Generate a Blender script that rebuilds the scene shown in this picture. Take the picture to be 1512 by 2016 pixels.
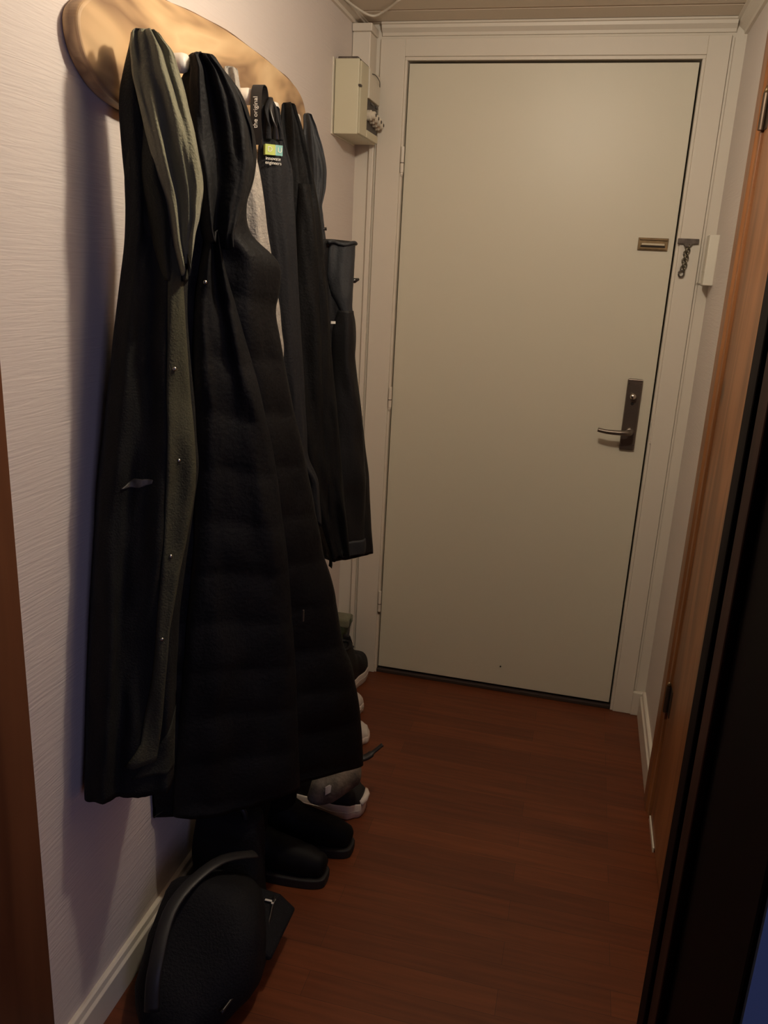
import bpy, bmesh, math, random
from mathutils import Vector, Matrix, noise
random.seed(4)
PI = math.pi
S = bpy.context.scene
for o in list(bpy.data.objects): bpy.data.objects.remove(o)
COL = S.collection

# ---------------- camera, world, lights, exposure ----------------
CAM = Vector((0.6192, -2.6879, 1.4318)); YAW, PITCH, ROLL = -0.2289, -0.2871, 0.0514
fw = Vector((math.sin(YAW)*math.cos(PITCH), math.cos(YAW)*math.cos(PITCH), math.sin(PITCH)))
r0 = Vector((math.cos(YAW), -math.sin(YAW), 0)); u0 = r0.cross(fw)
rt = r0*math.cos(ROLL)+u0*math.sin(ROLL); up = -r0*math.sin(ROLL)+u0*math.cos(ROLL)
cd = bpy.data.cameras.new('camera'); cam = bpy.data.objects.new('camera', cd); COL.objects.link(cam)
M4 = Matrix.Identity(4)
for i in range(3):
    M4[i][0] = rt[i]; M4[i][1] = up[i]; M4[i][2] = -fw[i]; M4[i][3] = CAM[i]
cam.matrix_world = M4
cd.sensor_fit = 'VERTICAL'; cd.sensor_height = 36.0; cd.lens = 1617.3/2016*36; cd.clip_start = 0.02
S.camera = cam
W = bpy.data.worlds.new('dusk'); S.world = W; W.use_nodes = True
bg = W.node_tree.nodes['Background']; bg.inputs[0].default_value = (0.35, 0.45, 1.0, 1); bg.inputs[1].default_value = 0.008

def light(name, kind, loc, energy, color, size, rot=None):
    d = bpy.data.lights.new(name, kind); d.energy = energy; d.color = color
    if kind == 'AREA': d.shape = 'RECTANGLE'; d.size = size[0]; d.size_y = size[1]
    else: d.shadow_soft_size = size
    o = bpy.data.objects.new(name, d); COL.objects.link(o); o.location = loc
    if rot: o.rotation_euler = rot
    return o
light('hall_ceiling_lamp', 'POINT', (0.50, -1.31, 2.05), 18.0, (1.0, 0.88, 0.70), 0.035)
dirv = Vector((-0.16, -1.5, 0.5)) - Vector((1.45, -3.25, 1.2))
light('room_cool_fill', 'AREA', (1.45, -3.25, 1.2), 4.2, (0.60, 0.57, 1.0), (0.5, 0.8), dirv.to_track_quat('-Z', 'Y').to_euler())  # cool bluish fill from the camera room, source unseen, aimed at left wall

vs = S.view_settings; vs.view_transform = 'Standard'; vs.look = 'None'; vs.gamma = 1.0; vs.exposure = 0.0; vs.use_curve_mapping = False

# ---------------- materials ----------------
def mat(name, col, rough=0.6, metal=0.0, var=0.0, vscale=8.0, stretch=(1,1,1), bump=0.0, bscale=60.0, bstretch=(1,1,1), spec=0.5, sheen=0.0):
    m = bpy.data.materials.new(name); m.use_nodes = True; nt = m.node_tree; b = nt.nodes['Principled BSDF']
    b.inputs['Base Color'].default_value = (*col, 1); b.inputs['Roughness'].default_value = rough
    b.inputs['Metallic'].default_value = metal; b.inputs['Specular IOR Level'].default_value = spec
    if sheen: b.inputs['Sheen Weight'].default_value = sheen; b.inputs['Sheen Roughness'].default_value = 0.6
    tc = nt.nodes.new('ShaderNodeTexCoord')
    def noi(scale, st):
        mp = nt.nodes.new('ShaderNodeMapping'); mp.inputs['Scale'].default_value = st
        nt.links.new(tc.outputs['Object'], mp.inputs['Vector'])
        n = nt.nodes.new('ShaderNodeTexNoise'); n.inputs['Scale'].default_value = scale; n.inputs['Detail'].default_value = 4
        nt.links.new(mp.outputs[0], n.inputs['Vector']); return n
    if var:
        n = noi(vscale, stretch); r = nt.nodes.new('ShaderNodeValToRGB')
        r.color_ramp.elements[0].position = .3; r.color_ramp.elements[1].position = .7
        r.color_ramp.elements[0].color = (*[c*(1-var) for c in col], 1); r.color_ramp.elements[1].color = (*[min(1, c*(1+var)) for c in col], 1)
        nt.links.new(n.outputs[0], r.inputs[0]); nt.links.new(r.outputs[0], b.inputs['Base Color'])
    if bump:
        n = noi(bscale, bstretch); bp = nt.nodes.new('ShaderNodeBump'); bp.inputs['Strength'].default_value = bump; bp.inputs['Distance'].default_value = .01
        nt.links.new(n.outputs[0], bp.inputs['Height']); nt.links.new(bp.outputs[0], b.inputs['Normal'])
    return m

def wood(name, c1, c2, c3, axis, scale=6.0, rough=0.45, dist=6.0, knots=None, bump=.05, ax=.12):
    """rings of growth stretched along axis, with optional knot colour"""
    m = bpy.data.materials.new(name); m.use_nodes = True; nt = m.node_tree; b = nt.nodes['Principled BSDF']; b.inputs['Roughness'].default_value = rough
    tc = nt.nodes.new('ShaderNodeTexCoord'); mp = nt.nodes.new('ShaderNodeMapping')
    st = [1.0, 1.0, 1.0]; st[axis] = ax; mp.inputs['Scale'].default_value = st
    nt.links.new(tc.outputs['Object'], mp.inputs['Vector'])
    n = nt.nodes.new('ShaderNodeTexNoise'); n.inputs['Scale'].default_value = scale; n.inputs['Detail'].default_value = 3; n.inputs['Distortion'].default_value = dist*.1
    nt.links.new(mp.outputs[0], n.inputs['Vector'])
    mul = nt.nodes.new('ShaderNodeMath'); mul.operation = 'MULTIPLY'; mul.inputs[1].default_value = dist
    fr = nt.nodes.new('ShaderNodeMath'); fr.operation = 'PINGPONG'; fr.inputs[1].default_value = 1.0
    nt.links.new(n.outputs[0], mul.inputs[0]); nt.links.new(mul.outputs[0], fr.inputs[0])
    r = nt.nodes.new('ShaderNodeValToRGB'); cr = r.color_ramp
    cr.elements[0].color = (*c1, 1); cr.elements[1].color = (*c3, 1); e = cr.elements.new(.5); e.color = (*c2, 1)
    nt.links.new(fr.outputs[0], r.inputs[0]); out = r.outputs[0]
    if knots:
        v = nt.nodes.new('ShaderNodeTexVoronoi'); v.inputs['Scale'].default_value = 2.2
        m2 = nt.nodes.new('ShaderNodeMapping'); s2 = [1.6, 1.6, 1.6]; s2[axis] = 1.0; m2.inputs['Scale'].default_value = s2
        nt.links.new(tc.outputs['Object'], m2.inputs['Vector']); nt.links.new(m2.outputs[0], v.inputs['Vector'])
        k = nt.nodes.new('ShaderNodeValToRGB'); k.color_ramp.elements[0].position = .04; k.color_ramp.elements[0].color = (1,1,1,1)
        k.color_ramp.elements[1].position = .10; k.color_ramp.elements[1].color = (0,0,0,1)
        nt.links.new(v.outputs['Distance'], k.inputs[0])
        mx = nt.nodes.new('ShaderNodeMix'); mx.data_type = 'RGBA'; mx.inputs[7].default_value = (*knots, 1)
        nt.links.new(k.outputs[0], mx.inputs[0]); nt.links.new(out, mx.inputs[6]); out = mx.outputs[2]
    nt.links.new(out, b.inputs['Base Color'])
    bp = nt.nodes.new('ShaderNodeBump'); bp.inputs['Strength'].default_value = bump; bp.inputs['Distance'].default_value = .004
    nt.links.new(fr.outputs[0], bp.inputs['Height']); nt.links.new(bp.outputs[0], b.inputs['Normal'])
    return m

def wallpaper(name, col):
    """paper with fine, slightly wandering horizontal weave ridges"""
    m = bpy.data.materials.new(name); m.use_nodes = True; nt = m.node_tree; b = nt.nodes['Principled BSDF']
    b.inputs['Base Color'].default_value = (*col, 1); b.inputs['Roughness'].default_value = .55; b.inputs['Specular IOR Level'].default_value = .35
    tc = nt.nodes.new('ShaderNodeTexCoord'); mp = nt.nodes.new('ShaderNodeMapping'); mp.inputs['Scale'].default_value = (7, 7, 130)
    nt.links.new(tc.outputs['Object'], mp.inputs['Vector'])
    n = nt.nodes.new('ShaderNodeTexNoise'); n.inputs['Scale'].default_value = 1.5; n.inputs['Detail'].default_value = 3; n.inputs['Distortion'].default_value = .8
    nt.links.new(mp.outputs[0], n.inputs['Vector'])
    n2 = nt.nodes.new('ShaderNodeTexNoise'); n2.inputs['Scale'].default_value = 2.2; n2.inputs['Detail'].default_value = 2
    nt.links.new(tc.outputs['Object'], n2.inputs['Vector'])
    bp = nt.nodes.new('ShaderNodeBump'); bp.inputs['Strength'].default_value = .28; bp.inputs['Distance'].default_value = .004
    nt.links.new(n.outputs[0], bp.inputs['Height'])
    bp2 = nt.nodes.new('ShaderNodeBump'); bp2.inputs['Strength'].default_value = .25; bp2.inputs['Distance'].default_value = .02
    nt.links.new(n2.outputs[0], bp2.inputs['Height']); nt.links.new(bp2.outputs[0], bp.inputs['Normal'])
    nt.links.new(bp.outputs[0], b.inputs['Normal'])
    return m

def laminate(name):
    """red-brown laminate boards running across the hall"""
    m = bpy.data.materials.new(name); m.use_nodes = True; nt = m.node_tree; b = nt.nodes['Principled BSDF']
    b.inputs['Roughness'].default_value = .42; b.inputs['Specular IOR Level'].default_value = .4
    tc = nt.nodes.new('ShaderNodeTexCoord')
    br = nt.nodes.new('ShaderNodeTexBrick'); br.inputs['Scale'].default_value = 1; br.inputs['Brick Width'].default_value = .62
    br.inputs['Row Height'].default_value = .066; br.inputs['Mortar Size'].default_value = .0007; br.inputs['Mortar Smooth'].default_value = .6; br.inputs['Bias'].default_value = 0
    br.offset = .37; br.offset_frequency = 2
    br.inputs['Color1'].default_value = (.128, .034, .012, 1); br.inputs['Color2'].default_value = (.180, .049, .016, 1); br.inputs['Mortar'].default_value = (.07, .022, .010, 1)
    nt.links.new(tc.outputs['Object'], br.inputs['Vector'])
    mp = nt.nodes.new('ShaderNodeMapping'); mp.inputs['Scale'].default_value = (1.5, 22, 1)
    nt.links.new(tc.outputs['Object'], mp.inputs['Vector'])
    n = nt.nodes.new('ShaderNodeTexNoise'); n.inputs['Scale'].default_value = 3; n.inputs['Detail'].default_value = 5; nt.links.new(mp.outputs[0], n.inputs['Vector'])
    r = nt.nodes.new('ShaderNodeValToRGB'); r.color_ramp.elements[0].position = .3; r.color_ramp.elements[0].color = (.72,.70,.68,1); r.color_ramp.elements[1].position = .75; r.color_ramp.elements[1].color = (1.15,1.15,1.15,1)
    nt.links.new(n.outputs[0], r.inputs[0])
    mx = nt.nodes.new('ShaderNodeMix'); mx.data_type = 'RGBA'; mx.blend_type = 'MULTIPLY'; mx.inputs[0].default_value = 1
    nt.links.new(br.outputs['Color'], mx.inputs[6]); nt.links.new(r.outputs[0], mx.inputs[7]); nt.links.new(mx.outputs[2], b.inputs['Base Color'])
    return m

M = {}
M['wallpaper'] = wallpaper('wallpaper', (.74, .67, .63))
M['door_paint'] = mat('door_paint', (.73, .69, .57), .42, bump=.03, bscale=30)
M['frame_paint'] = mat('frame_paint', (.76, .70, .61), .42, bump=.05, bscale=14)
M['ceiling_paint'] = mat('ceiling_paint', (.70, .61, .50), .5, bump=.04, bscale=20)
M['floor'] = laminate('laminate')
M['dark_gap'] = mat('dark_gap', (.02, .016, .014), .9)
M['threshold'] = mat('threshold', (.05, .035, .03), .5)
M['orange_pine'] = wood('orange_pine', (.38, .16, .06), (.29, .115, .04), (.20, .075, .026), 2, 7, .4, 7, knots=(.05,.02,.01))
M['red_pine'] = wood('red_pine', (.17, .065, .028), (.13, .048, .02), (.09, .03, .013), 2, 5, .5, 6, knots=(.03,.01,.006))
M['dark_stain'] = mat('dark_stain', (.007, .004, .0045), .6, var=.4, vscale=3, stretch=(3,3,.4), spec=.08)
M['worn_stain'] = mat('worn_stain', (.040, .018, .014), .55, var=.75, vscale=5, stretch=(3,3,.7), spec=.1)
M['board_wood'] = wood('board_wood', (.80, .58, .33), (.66, .44, .235), (.29, .175, .095), 1, 8.5, .5, 5.5, ax=.30)
M['board_bark'] = mat('board_bark', (.20, .12, .07), .8, var=.5, vscale=20)
M['knob'] = mat('knob_white', (.82, .77, .68), .35)
M['plate_metal'] = mat('plate_metal', (.20, .165, .14), .38, metal=.85, bump=.05, bscale=90)
M['steel'] = mat('steel', (.60, .53, .46), .25, metal=1)
M['brass'] = mat('aged_brass', (.22, .15, .08), .45, metal=.75, var=.3, vscale=40)
M['paper'] = mat('paper', (.68, .6, .45), .7)
M['dark_iron'] = mat('dark_iron', (.13, .105, .09), .5, metal=.6, var=.4, vscale=60)
M['chain'] = mat('chain_metal', (.22, .20, .15), .35, metal=.9)
M['box_cream'] = mat('fuse_box_cream', (.64, .60, .44), .45)
M['box_white'] = mat('box_white', (.72, .67, .56), .45)
M['fuse_body'] = mat('fuse_ceramic', (.70, .63, .52), .3)
M['fuse_dark'] = mat('fuse_dark', (.05, .04, .035), .5)
M['plastic_white'] = mat('plastic_white', (.80, .76, .66), .4)
M['hinge_dark'] = mat('hinge_dark', (.10, .07, .05), .4, metal=.7)
M['parka'] = mat('parka_shell', (.009, .0095, .0088), .75, var=.25, vscale=14, bump=.25, bscale=300, spec=.25)
M['olive'] = mat('olive_cotton', (.17, .165, .105), .8, var=.18, vscale=10, bump=.3, bscale=300, sheen=.15, spec=.25)
M['parka_mid'] = mat('parka_mid', (.026, .026, .019), .8, var=.25, vscale=10, bump=.3, bscale=300, spec=.2)
M['olive_dark'] = mat('olive_dark', (.058, .057, .036), .8, var=.2, vscale=10, bump=.3, bscale=300, spec=.2)
M['puffer'] = mat('puffer_black', (.0035, .0035, .0042), .65, var=.25, vscale=9, bump=.2, bscale=120, spec=.25)
M['puffer2'] = mat('puffer_black_matt', (.0055, .0055, .0062), .7, var=.25, vscale=9, bump=.2, bscale=120, spec=.25)
M['fleece'] = mat('grey_fleece', (.36, .33, .29), .95, var=.15, vscale=60, bump=.35, bscale=220, spec=.1)
M['apron'] = mat('apron_black', (.017, .017, .019), .75, bump=.2, bscale=200, spec=.2)
M['jacket'] = mat('jacket_black', (.005, .0048, .005), .7, bump=.2, bscale=200, spec=.2)
M['rain'] = mat('rain_jacket_grey', (.028, .030, .034), .6, var=.2, vscale=8, bump=.15, bscale=200, spec=.3)
M['rain_dark'] = mat('rain_jacket_black', (.009, .0088, .0095), .6, var=.25, vscale=8, bump=.15, bscale=200, spec=.3)
M['reflect'] = mat('worn_reflector', (.11, .105, .095), .6, var=.7, vscale=50)
M['snap'] = mat('snap_metal', (.5, .5, .45), .25, metal=1)
M['label_green'] = mat('label_green', (.46, .55, .12), .6)
M['label_teal'] = mat('label_teal', (.20, .45, .42), .6)
M['print_white'] = mat('print_white', (.75, .72, .66), .6)
M['strap'] = mat('strap_black', (.016, .015, .016), .5)
M['gloss_black'] = mat('gloss_black', (.02, .018, .018), .25)
M['shoe_black'] = mat('shoe_black', (.012, .011, .012), .6, spec=.3)
M['shoe_white'] = mat('shoe_white', (.60, .54, .49), .55, bump=.1, bscale=60)
M['sole_white'] = mat('sole_white', (.68, .60, .54), .5)
M['sole_black'] = mat('sole_black', (.012, .01, .01), .7)
M['lace_black'] = mat('lace_black', (.02, .02, .02), .7)
M['boot'] = mat('boot_black', (.005, .0045, .005), .6, spec=.15)
M['bag'] = mat('backpack_black', (.009, .009, .011), .75, bump=.3, bscale=200, spec=.2)
M['pouch'] = mat('pouch_grey', (.20, .17, .13), .85, var=.55, vscale=26, bump=.3, bscale=120)
M['green_bag'] = mat('green_nylon', (.05, .065, .035), .55, var=.3, vscale=20)
M['cable'] = mat('cable_white', (.78, .72, .62), .5)
M['blue_lit_paint'] = mat('blue_lit_paint', (.10, .15, .26), .6)  # white wall paint with the dim blue light put into its colour

# ---------------- helpers ----------------
WLOC = {}
def thing(name, label, cat, loc=(0,0,0), group=None, kind=None):
    o = bpy.data.objects.new(name, None); COL.objects.link(o); o.location = loc; o.empty_display_size = .05
    WLOC[o] = Vector(loc)
    if kind: o['kind'] = kind
    if label: o['label'] = label
    if cat: o['category'] = cat
    if group: o['group'] = group
    return o
def tag(o, label, cat, group=None):
    o['label'] = label; o['category'] = cat
    if group: o['group'] = group
    return o
def obj(name, bm, m, parent=None, smooth=False, label=None, bevel=0, seg=2, sub=0, solid=0):
    """link a bmesh given in world metres as one mesh object"""
    bmesh.ops.recalc_face_normals(bm, faces=bm.faces)
    vv = [v.co for v in bm.verts]
    if parent is not None and parent in WLOC and parent.type == 'EMPTY': base = WLOC[parent]
    lo = Vector((min(v.x for v in vv), min(v.y for v in vv), min(v.z for v in vv))); hi = Vector((max(v.x for v in vv), max(v.y for v in vv), max(v.z for v in vv)))
    org = Vector(((lo.x+hi.x)/2, (lo.y+hi.y)/2, lo.z))
    for v in bm.verts: v.co -= org
    me = bpy.data.meshes.new(name); bm.to_mesh(me); bm.free()
    me.materials.append(m)
    for p in me.polygons: p.use_smooth = smooth
    o = bpy.data.objects.new(name, me); COL.objects.link(o); WLOC[o] = org
    if parent is not None: o.parent = parent; o.location = org - WLOC[parent]
    else: o.location = org
    if solid:
        md = o.modifiers.new('solid', 'SOLIDIFY'); md.thickness = solid
    if bevel:
        md = o.modifiers.new('bevel', 'BEVEL'); md.width = bevel; md.segments = seg; md.limit_method = 'ANGLE'; md.angle_limit = .6; md.harden_normals = False
    if sub:
        md = o.modifiers.new('sub', 'SUBSURF'); md.levels = sub; md.render_levels = sub
    if label: o['label'] = label
    return o
def struct(name, bm, m, parent=None, **k):
    o = obj(name, bm, m, parent, **k)
    if parent is None: o['kind'] = 'structure'
    return o
def box(x0, x1, y0, y1, z0, z1, bm=None):
    bm = bm or bmesh.new()
    vs_ = [bm.verts.new((x, y, z)) for x in (x0, x1) for y in (y0, y1) for z in (z0, z1)]
    for f in ((0,1,3,2),(4,6,7,5),(0,4,5,1),(2,3,7,6),(0,2,6,4),(1,5,7,3)): bm.faces.new([vs_[i] for i in f])
    return bm
def prism(poly, axis, a0, a1, bm=None):
    """extrude a 2-D polygon along axis ('x': poly=(y,z), 'y': poly=(x,z), 'z': poly=(x,y))"""
    bm = bm or bmesh.new()
    def P(p, a): return {'x': (a, p[0], p[1]), 'y': (p[0], a, p[1]), 'z': (p[0], p[1], a)}[axis]
    A = [bm.verts.new(P(p, a0)) for p in poly]; B = [bm.verts.new(P(p, a1)) for p in poly]
    n = len(poly)
    bm.faces.new(A); bm.faces.new(B[::-1])
    for i in range(n): bm.faces.new((A[i], A[(i+1) % n], B[(i+1) % n], B[i]))
    return bm
def tube(pts, rad, n=10, bm=None, cap=True, flat=1.0, up_=Vector((0,0,1))):
    bm = bm or bmesh.new(); pts = [Vector(p) for p in pts]; rings = []
    for i, p in enumerate(pts):
        t = (pts[min(i+1, len(pts)-1)] - pts[max(i-1, 0)]).normalized()
        u = t.cross(up_)
        if u.length < 1e-3: u = t.cross(Vector((1,0,0)))
        u.normalize(); v = t.cross(u).normalized()
        r = rad[i] if isinstance(rad, (list, tuple)) else rad
        rings.append([bm.verts.new(p + u*r*math.cos(2*PI*k/n) + v*r*flat*math.sin(2*PI*k/n)) for k in range(n)])
    for a, b in zip(rings, rings[1:]):
        for k in range(n): bm.faces.new((a[k], a[(k+1) % n], b[(k+1) % n], b[k]))
    if cap: bm.faces.new(rings[0]); bm.faces.new(rings[-1][::-1])
    return bm
def smoothpts(pts, k=6):
    out = []; P_ = [Vector(p) for p in pts]
    for i in range(len(P_)-1):
        a = P_[max(i-1, 0)]; b = P_[i]; c = P_[i+1]; d = P_[min(i+2, len(P_)-1)]
        for j in range(k):
            t = j/k
            out.append(.5*((2*b)+(c-a)*t+(2*a-5*b+4*c-d)*t*t+(3*b-a-3*c+d)*t**3))
    out.append(P_[-1]); return out
def text_bm(s, size, origin, xdir, ydir, depth=.0004):
    c = bpy.data.curves.new('t', 'FONT'); c.body = s; c.size = size; c.extrude = depth; c.align_x = 'CENTER'; c.align_y = 'CENTER'
    o = bpy.data.objects.new('t', c); COL.objects.link(o)
    dg = bpy.context.evaluated_depsgraph_get(); me = bpy.data.meshes.new_from_object(o.evaluated_get(dg))
    bm = bmesh.new(); bm.from_mesh(me); bpy.data.objects.remove(o)
    x = Vector(xdir).normalized(); y = Vector(ydir).normalized(); z = x.cross(y)
    R_ = Matrix((x, y, z)).transposed().to_4x4(); R_.translation = Vector(origin)
    bmesh.ops.transform(bm, matrix=R_, verts=bm.verts); return bm

XL, XR, YN = -0.16, 0.9455, -1.709        # hall: left wall, right wall, near end
ZC = 2.135
# ---------------- setting ----------------
struct('floor', box(-1.6, 2.0, -3.6, .1, -.05, 0), M['floor'])
# tongue-and-groove ceiling boards across the hall
bm = bmesh.new(); y = .08
while y > -1.95:
    y2 = y - .108
    prism([(y, ZC+.03), (y, ZC+.006), (y-.005, ZC), (y2+.009, ZC), (y2+.007, ZC+.006), (y2, ZC+.006), (y2, ZC+.03)], 'x', -.4, 1.2, bm); y = y2
struct('ceiling', bm, M['ceiling_paint'])
struct('wall_left', box(-.30, XL, YN, .1, 0, 2.2), M['wallpaper'])
struct('wall_left_corner', box(XL, -.088, .0, .1, 0, 2.2), M['frame_paint']).name = 'wall_back'
struct('wall_back_right', box(.906, 1.1, .0, .1, 0, 2.2), M['frame_paint']).name = 'wall_back_side'
struct('wall_back_top', box(-.088, .906, .0, .1, 2.094, 2.2), M['frame_paint'])
struct('wall_right', box(XR, 1.1, -.50, .0, 0, 2.2), M['wallpaper'])
struct('wall_right_upper', box(XR, 1.1, YN, -.50, 2.06, 2.2), M['wallpaper'])
struct('wall_right_near', box(XR, 1.1, YN, -1.48, 0, 2.06), M['wallpaper'])
# near doorway the photo is taken through
struct('wall_front_right', prism([(.835, YN), (2.0, YN), (2.0, -2.118), (.799, -2.118), (.799, -2.1125), (.835, -2.1125)], 'z', 0, 2.4), M['blue_lit_paint'])
struct('wall_front_left', box(-1.6, -.30, -2.112, YN, 0, 2.4), M['blue_lit_paint'])
struct('wall_front_top', box(-.30, .835, -2.112, YN, 2.14, 2.4), M['blue_lit_paint'])
t = thing('door_3', None, None, (.815, -1.9, 0), kind='structure')
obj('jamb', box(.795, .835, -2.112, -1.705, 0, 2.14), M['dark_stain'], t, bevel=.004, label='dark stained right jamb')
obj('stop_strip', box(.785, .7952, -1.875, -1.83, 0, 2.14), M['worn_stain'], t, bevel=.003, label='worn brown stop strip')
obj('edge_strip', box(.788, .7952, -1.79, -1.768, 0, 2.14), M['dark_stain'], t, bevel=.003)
obj('jamb', box(-.30, XL+.0015, -2.112, YN-.0005, 0, 2.14), M['red_pine'], t, label='red-brown pine left jamb')
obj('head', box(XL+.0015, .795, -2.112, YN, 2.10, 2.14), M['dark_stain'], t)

# crown mouldings
def crown(name, axis, a0, a1, wall, sgn, z, w=.03, h=.035):
    q = [(wall, z), (wall+sgn*.008, z), (wall+sgn*.010, z+.008), (wall+sgn*w*.75, z+h*.55), (wall+sgn*w*.8, z+h*.8), (wall+sgn*w, z+h*.85), (wall+sgn*w, z+h), (wall, z+h)]
    struct(name, prism(q, axis, a0, a1), M['frame_paint'])
crown('trim_1', 'x', -.085, .915, .0, -1, 2.102, .028, .0335)
crown('trim_2', 'y', YN, .0, XL, 1, 2.12, .034, .0155+.001)
crown('trim_3', 'y', YN, .0, XR, -1, 2.098, .034, .038)
# skirting boards: stepped profile
def skirt(name, x, sgn, y0, y1, h):
    q = [(x, 0), (x+sgn*.017, 0), (x+sgn*.017, h*.78), (x+sgn*.012, h*.84), (x+sgn*.010, h*.97), (x+sgn*.006, h), (x, h)]
    struct(name, prism(q, 'y', y0, y1), M['frame_paint'], bevel=.001)
skirt('baseboard_left', XL, 1, YN, -.001, .085)
skirt('baseboard_right', XR, -1, -.495, -.02, .095)
struct('baseboard_back', box(.905, XR, -.018, .0, 0, .085), M['frame_paint'], bevel=.002)

# front door with its casing
t = thing('door_1', None, None, (.416, 0, 0), kind='structure')
DT = 2.033
obj('leaf', box(0, .832, .004, .044, .022, 2.030), M['door_paint'], t, bevel=.0015)
obj('backing', box(-.088, .906, .046, .1, 0, 2.1), M['dark_gap'], t)
bm = bmesh.new()
box(-.088, -.012, -.012, .046, 0, 2.094, bm); box(.846, .906, -.012, .046, 0, 2.094, bm); box(-.012, .846, -.012, .046, 2.046, 2.094, bm)
obj('casing', bm, M['frame_paint'], t, bevel=.0015)
bm = bmesh.new()
box(-.012, -.0045, -.006, .046, 0, 2.0365, bm); box(.8375, .846, -.006, .046, 0, 2.0365, bm); box(-.012, .846, -.006, .046, 2.0365, 2.046, bm)
obj('inner_bead', bm, M['frame_paint'], t, bevel=.001)
obj('threshold', box(-.012, .846, -.004, .046, 0, .013), M['threshold'], t, bevel=.002)
for z0, z1 in ((1.722, 1.797), (.987, 1.056), (.244, .322)):
    h = obj('hinge', tube([(-.0045, -.008, z0), (-.0045, -.008, z1)], .0058, 12), M['frame_paint'], t, smooth=False, bevel=.0008)
    obj('hinge_joint', tube([(-.0045, -.008, z0+(z1-z0)*.36), (-.0045, -.008, z0+(z1-z0)*.36+.0025)], .0063, 12), M['dark_iron'], h)
    obj('finial', tube([(-.0045, -.008, z0-.011), (-.0045, -.008, z0-.004), (-.0045, -.008, z0)], [.002, .0045, .004], 12), M['brass' if z0 < .3 else 'frame_paint'], h)
# brass letter/name frame
p = obj('name_plate', box(.729, .815, -.001, .005, 1.524, 1.560), M['brass'], t, bevel=.001, label='aged brass name plate')
obj('rim', box(.733, .811, -.0045, -.0005, 1.553, 1.557), M['brass'], p, bevel=.001)
obj('rim', box(.733, .811, -.0045, -.0005, 1.527, 1.531), M['brass'], p, bevel=.001)
obj('slot', box(.737, .807, -.002, -.0005, 1.5335, 1.538), M['dark_gap'], p)
obj('card', box(.740, .805, -.0028, -.0005, 1.5395, 1.5445), M['paper'], p)
# lock plate and lever handle
bm = box(.752, .7985, -.007, .005, .917, 1.143)
p = obj('lock_plate', bm, M['plate_metal'], t, bevel=.005, seg=3, label='dull metal lock plate')
obj('plate_cap', box(.7535, .797, -.0085, -.006, 1.137, 1.1415), M['steel'], p, bevel=.001)
obj('thumb_turn', tube([(.773, -.006, 1.090), (.773, -.016, 1.090), (.773, -.024, 1.090), (.773, -.028, 1.0905)], [.009, .0085, .0095, .006], 20), M['steel'], p, smooth=True, label='shiny round thumb turn')
obj('keyhole', tube([(.774, -.0062, 1.066), (.774, -.0078, 1.066)], .005, 16), M['dark_gap'], p)
obj('rosette', tube([(.777, -.006, .978), (.777, -.014, .978), (.777, -.017, .978)], [.0135, .013, .010], 24), M['plate_metal'], p, smooth=True)
lev = smoothpts([(.777, -.012, .978), (.777, -.030, .978), (.775, -.043, .9785), (.762, -.050, .979), (.735, -.051, .978), (.705, -.050, .9785), (.679, -.048, .982)])
obj('lever_handle', tube(lev, [.0085]*13+[.0088-.0001*i for i in range(len(lev)-13)], 16), M['plate_metal'], p, smooth=True, label='bent metal lever handle')
for zz in (.9345, 1.1285):
    for xx in (.757, .7935): obj('screw', tube([(xx, -.0065, zz), (xx, -.0084, zz)], .0022, 10), M['steel'], p)
obj('strike', box(.8405, .8475, -.0095, -.004, .945, 1.04), M['frame_paint'], t, bevel=.002)
obj('peg_hole', tube([(.447, .0045, .095), (.447, .0025, .095)], .0028, 12), M['dark_gap'], t)

# door chain on the casing
t = thing('door_chain', 'dark iron door chain hanging from a bar on the right door casing', 'door chain', (.868, -.013, 1.456))
obj('bracket', prism([(.840, 1.545), (.840, 1.561), (.898, 1.561), (.898, 1.547), (.882, 1.546), (.877, 1.538), (.860, 1.538), (.856, 1.546)], 'y', -.021, -.0118), M['dark_iron'], t, bevel=.0012)
def link(c, tilt, a=.0075, b=.0048, r=.0017):
    pts = []
    for k in range(15):
        an = 2*PI*k/14
        v = Vector((b*math.sin(an), 0, a*math.cos(an))); v.rotate(Matrix.Rotation(tilt, 3, 'Z')); pts.append(Vector(c)+v)
    return tube(pts, r, 6, cap=False)
k = 0
for col, z0, z1 in ((0, 1.540, 1.470), (1, 1.538, 1.466)):
    z = z0
    while z > z1:
        obj('link', link((.866+col*.007-(1.54-z)*.06, -.019, z), (k % 2)*1.3+.3), M['chain'], t, smooth=True); z -= .0105; k += 1
obj('end_ring', link((.862, -.02, 1.462), .2, .009, .008, .0025), M['dark_iron'], t, smooth=True)

# doorbell chime box with wire, on right wall
t = thing('chime_box', 'narrow white plastic box on right wall beside the front door', 'chime box', (.935, -.06, 1.43))
obj('housing', box(.918, XR+.0005, -.088, -.030, 1.432, 1.571), M['plastic_white'], t, bevel=.003, seg=3)
obj('seam', box(.9165, .9185, -.0875, -.0305, 1.47, 1.471), M['box_white'], t)
obj('wire', tube(smoothpts([(.907, -.014, 1.437), (.915, -.010, 1.440), (.925, -.012, 1.436), (.936, -.02, 1.438), (.940, -.034, 1.440)]), .0013, 6), M['box_white'], t, smooth=True)
tag(obj('wire_trunking', box(.9075, .9145, -.005, .0, .09, 2.09), M['frame_paint'], bevel=.001), 'slim white cable trunking running up beside right door casing', 'trunking')

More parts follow.
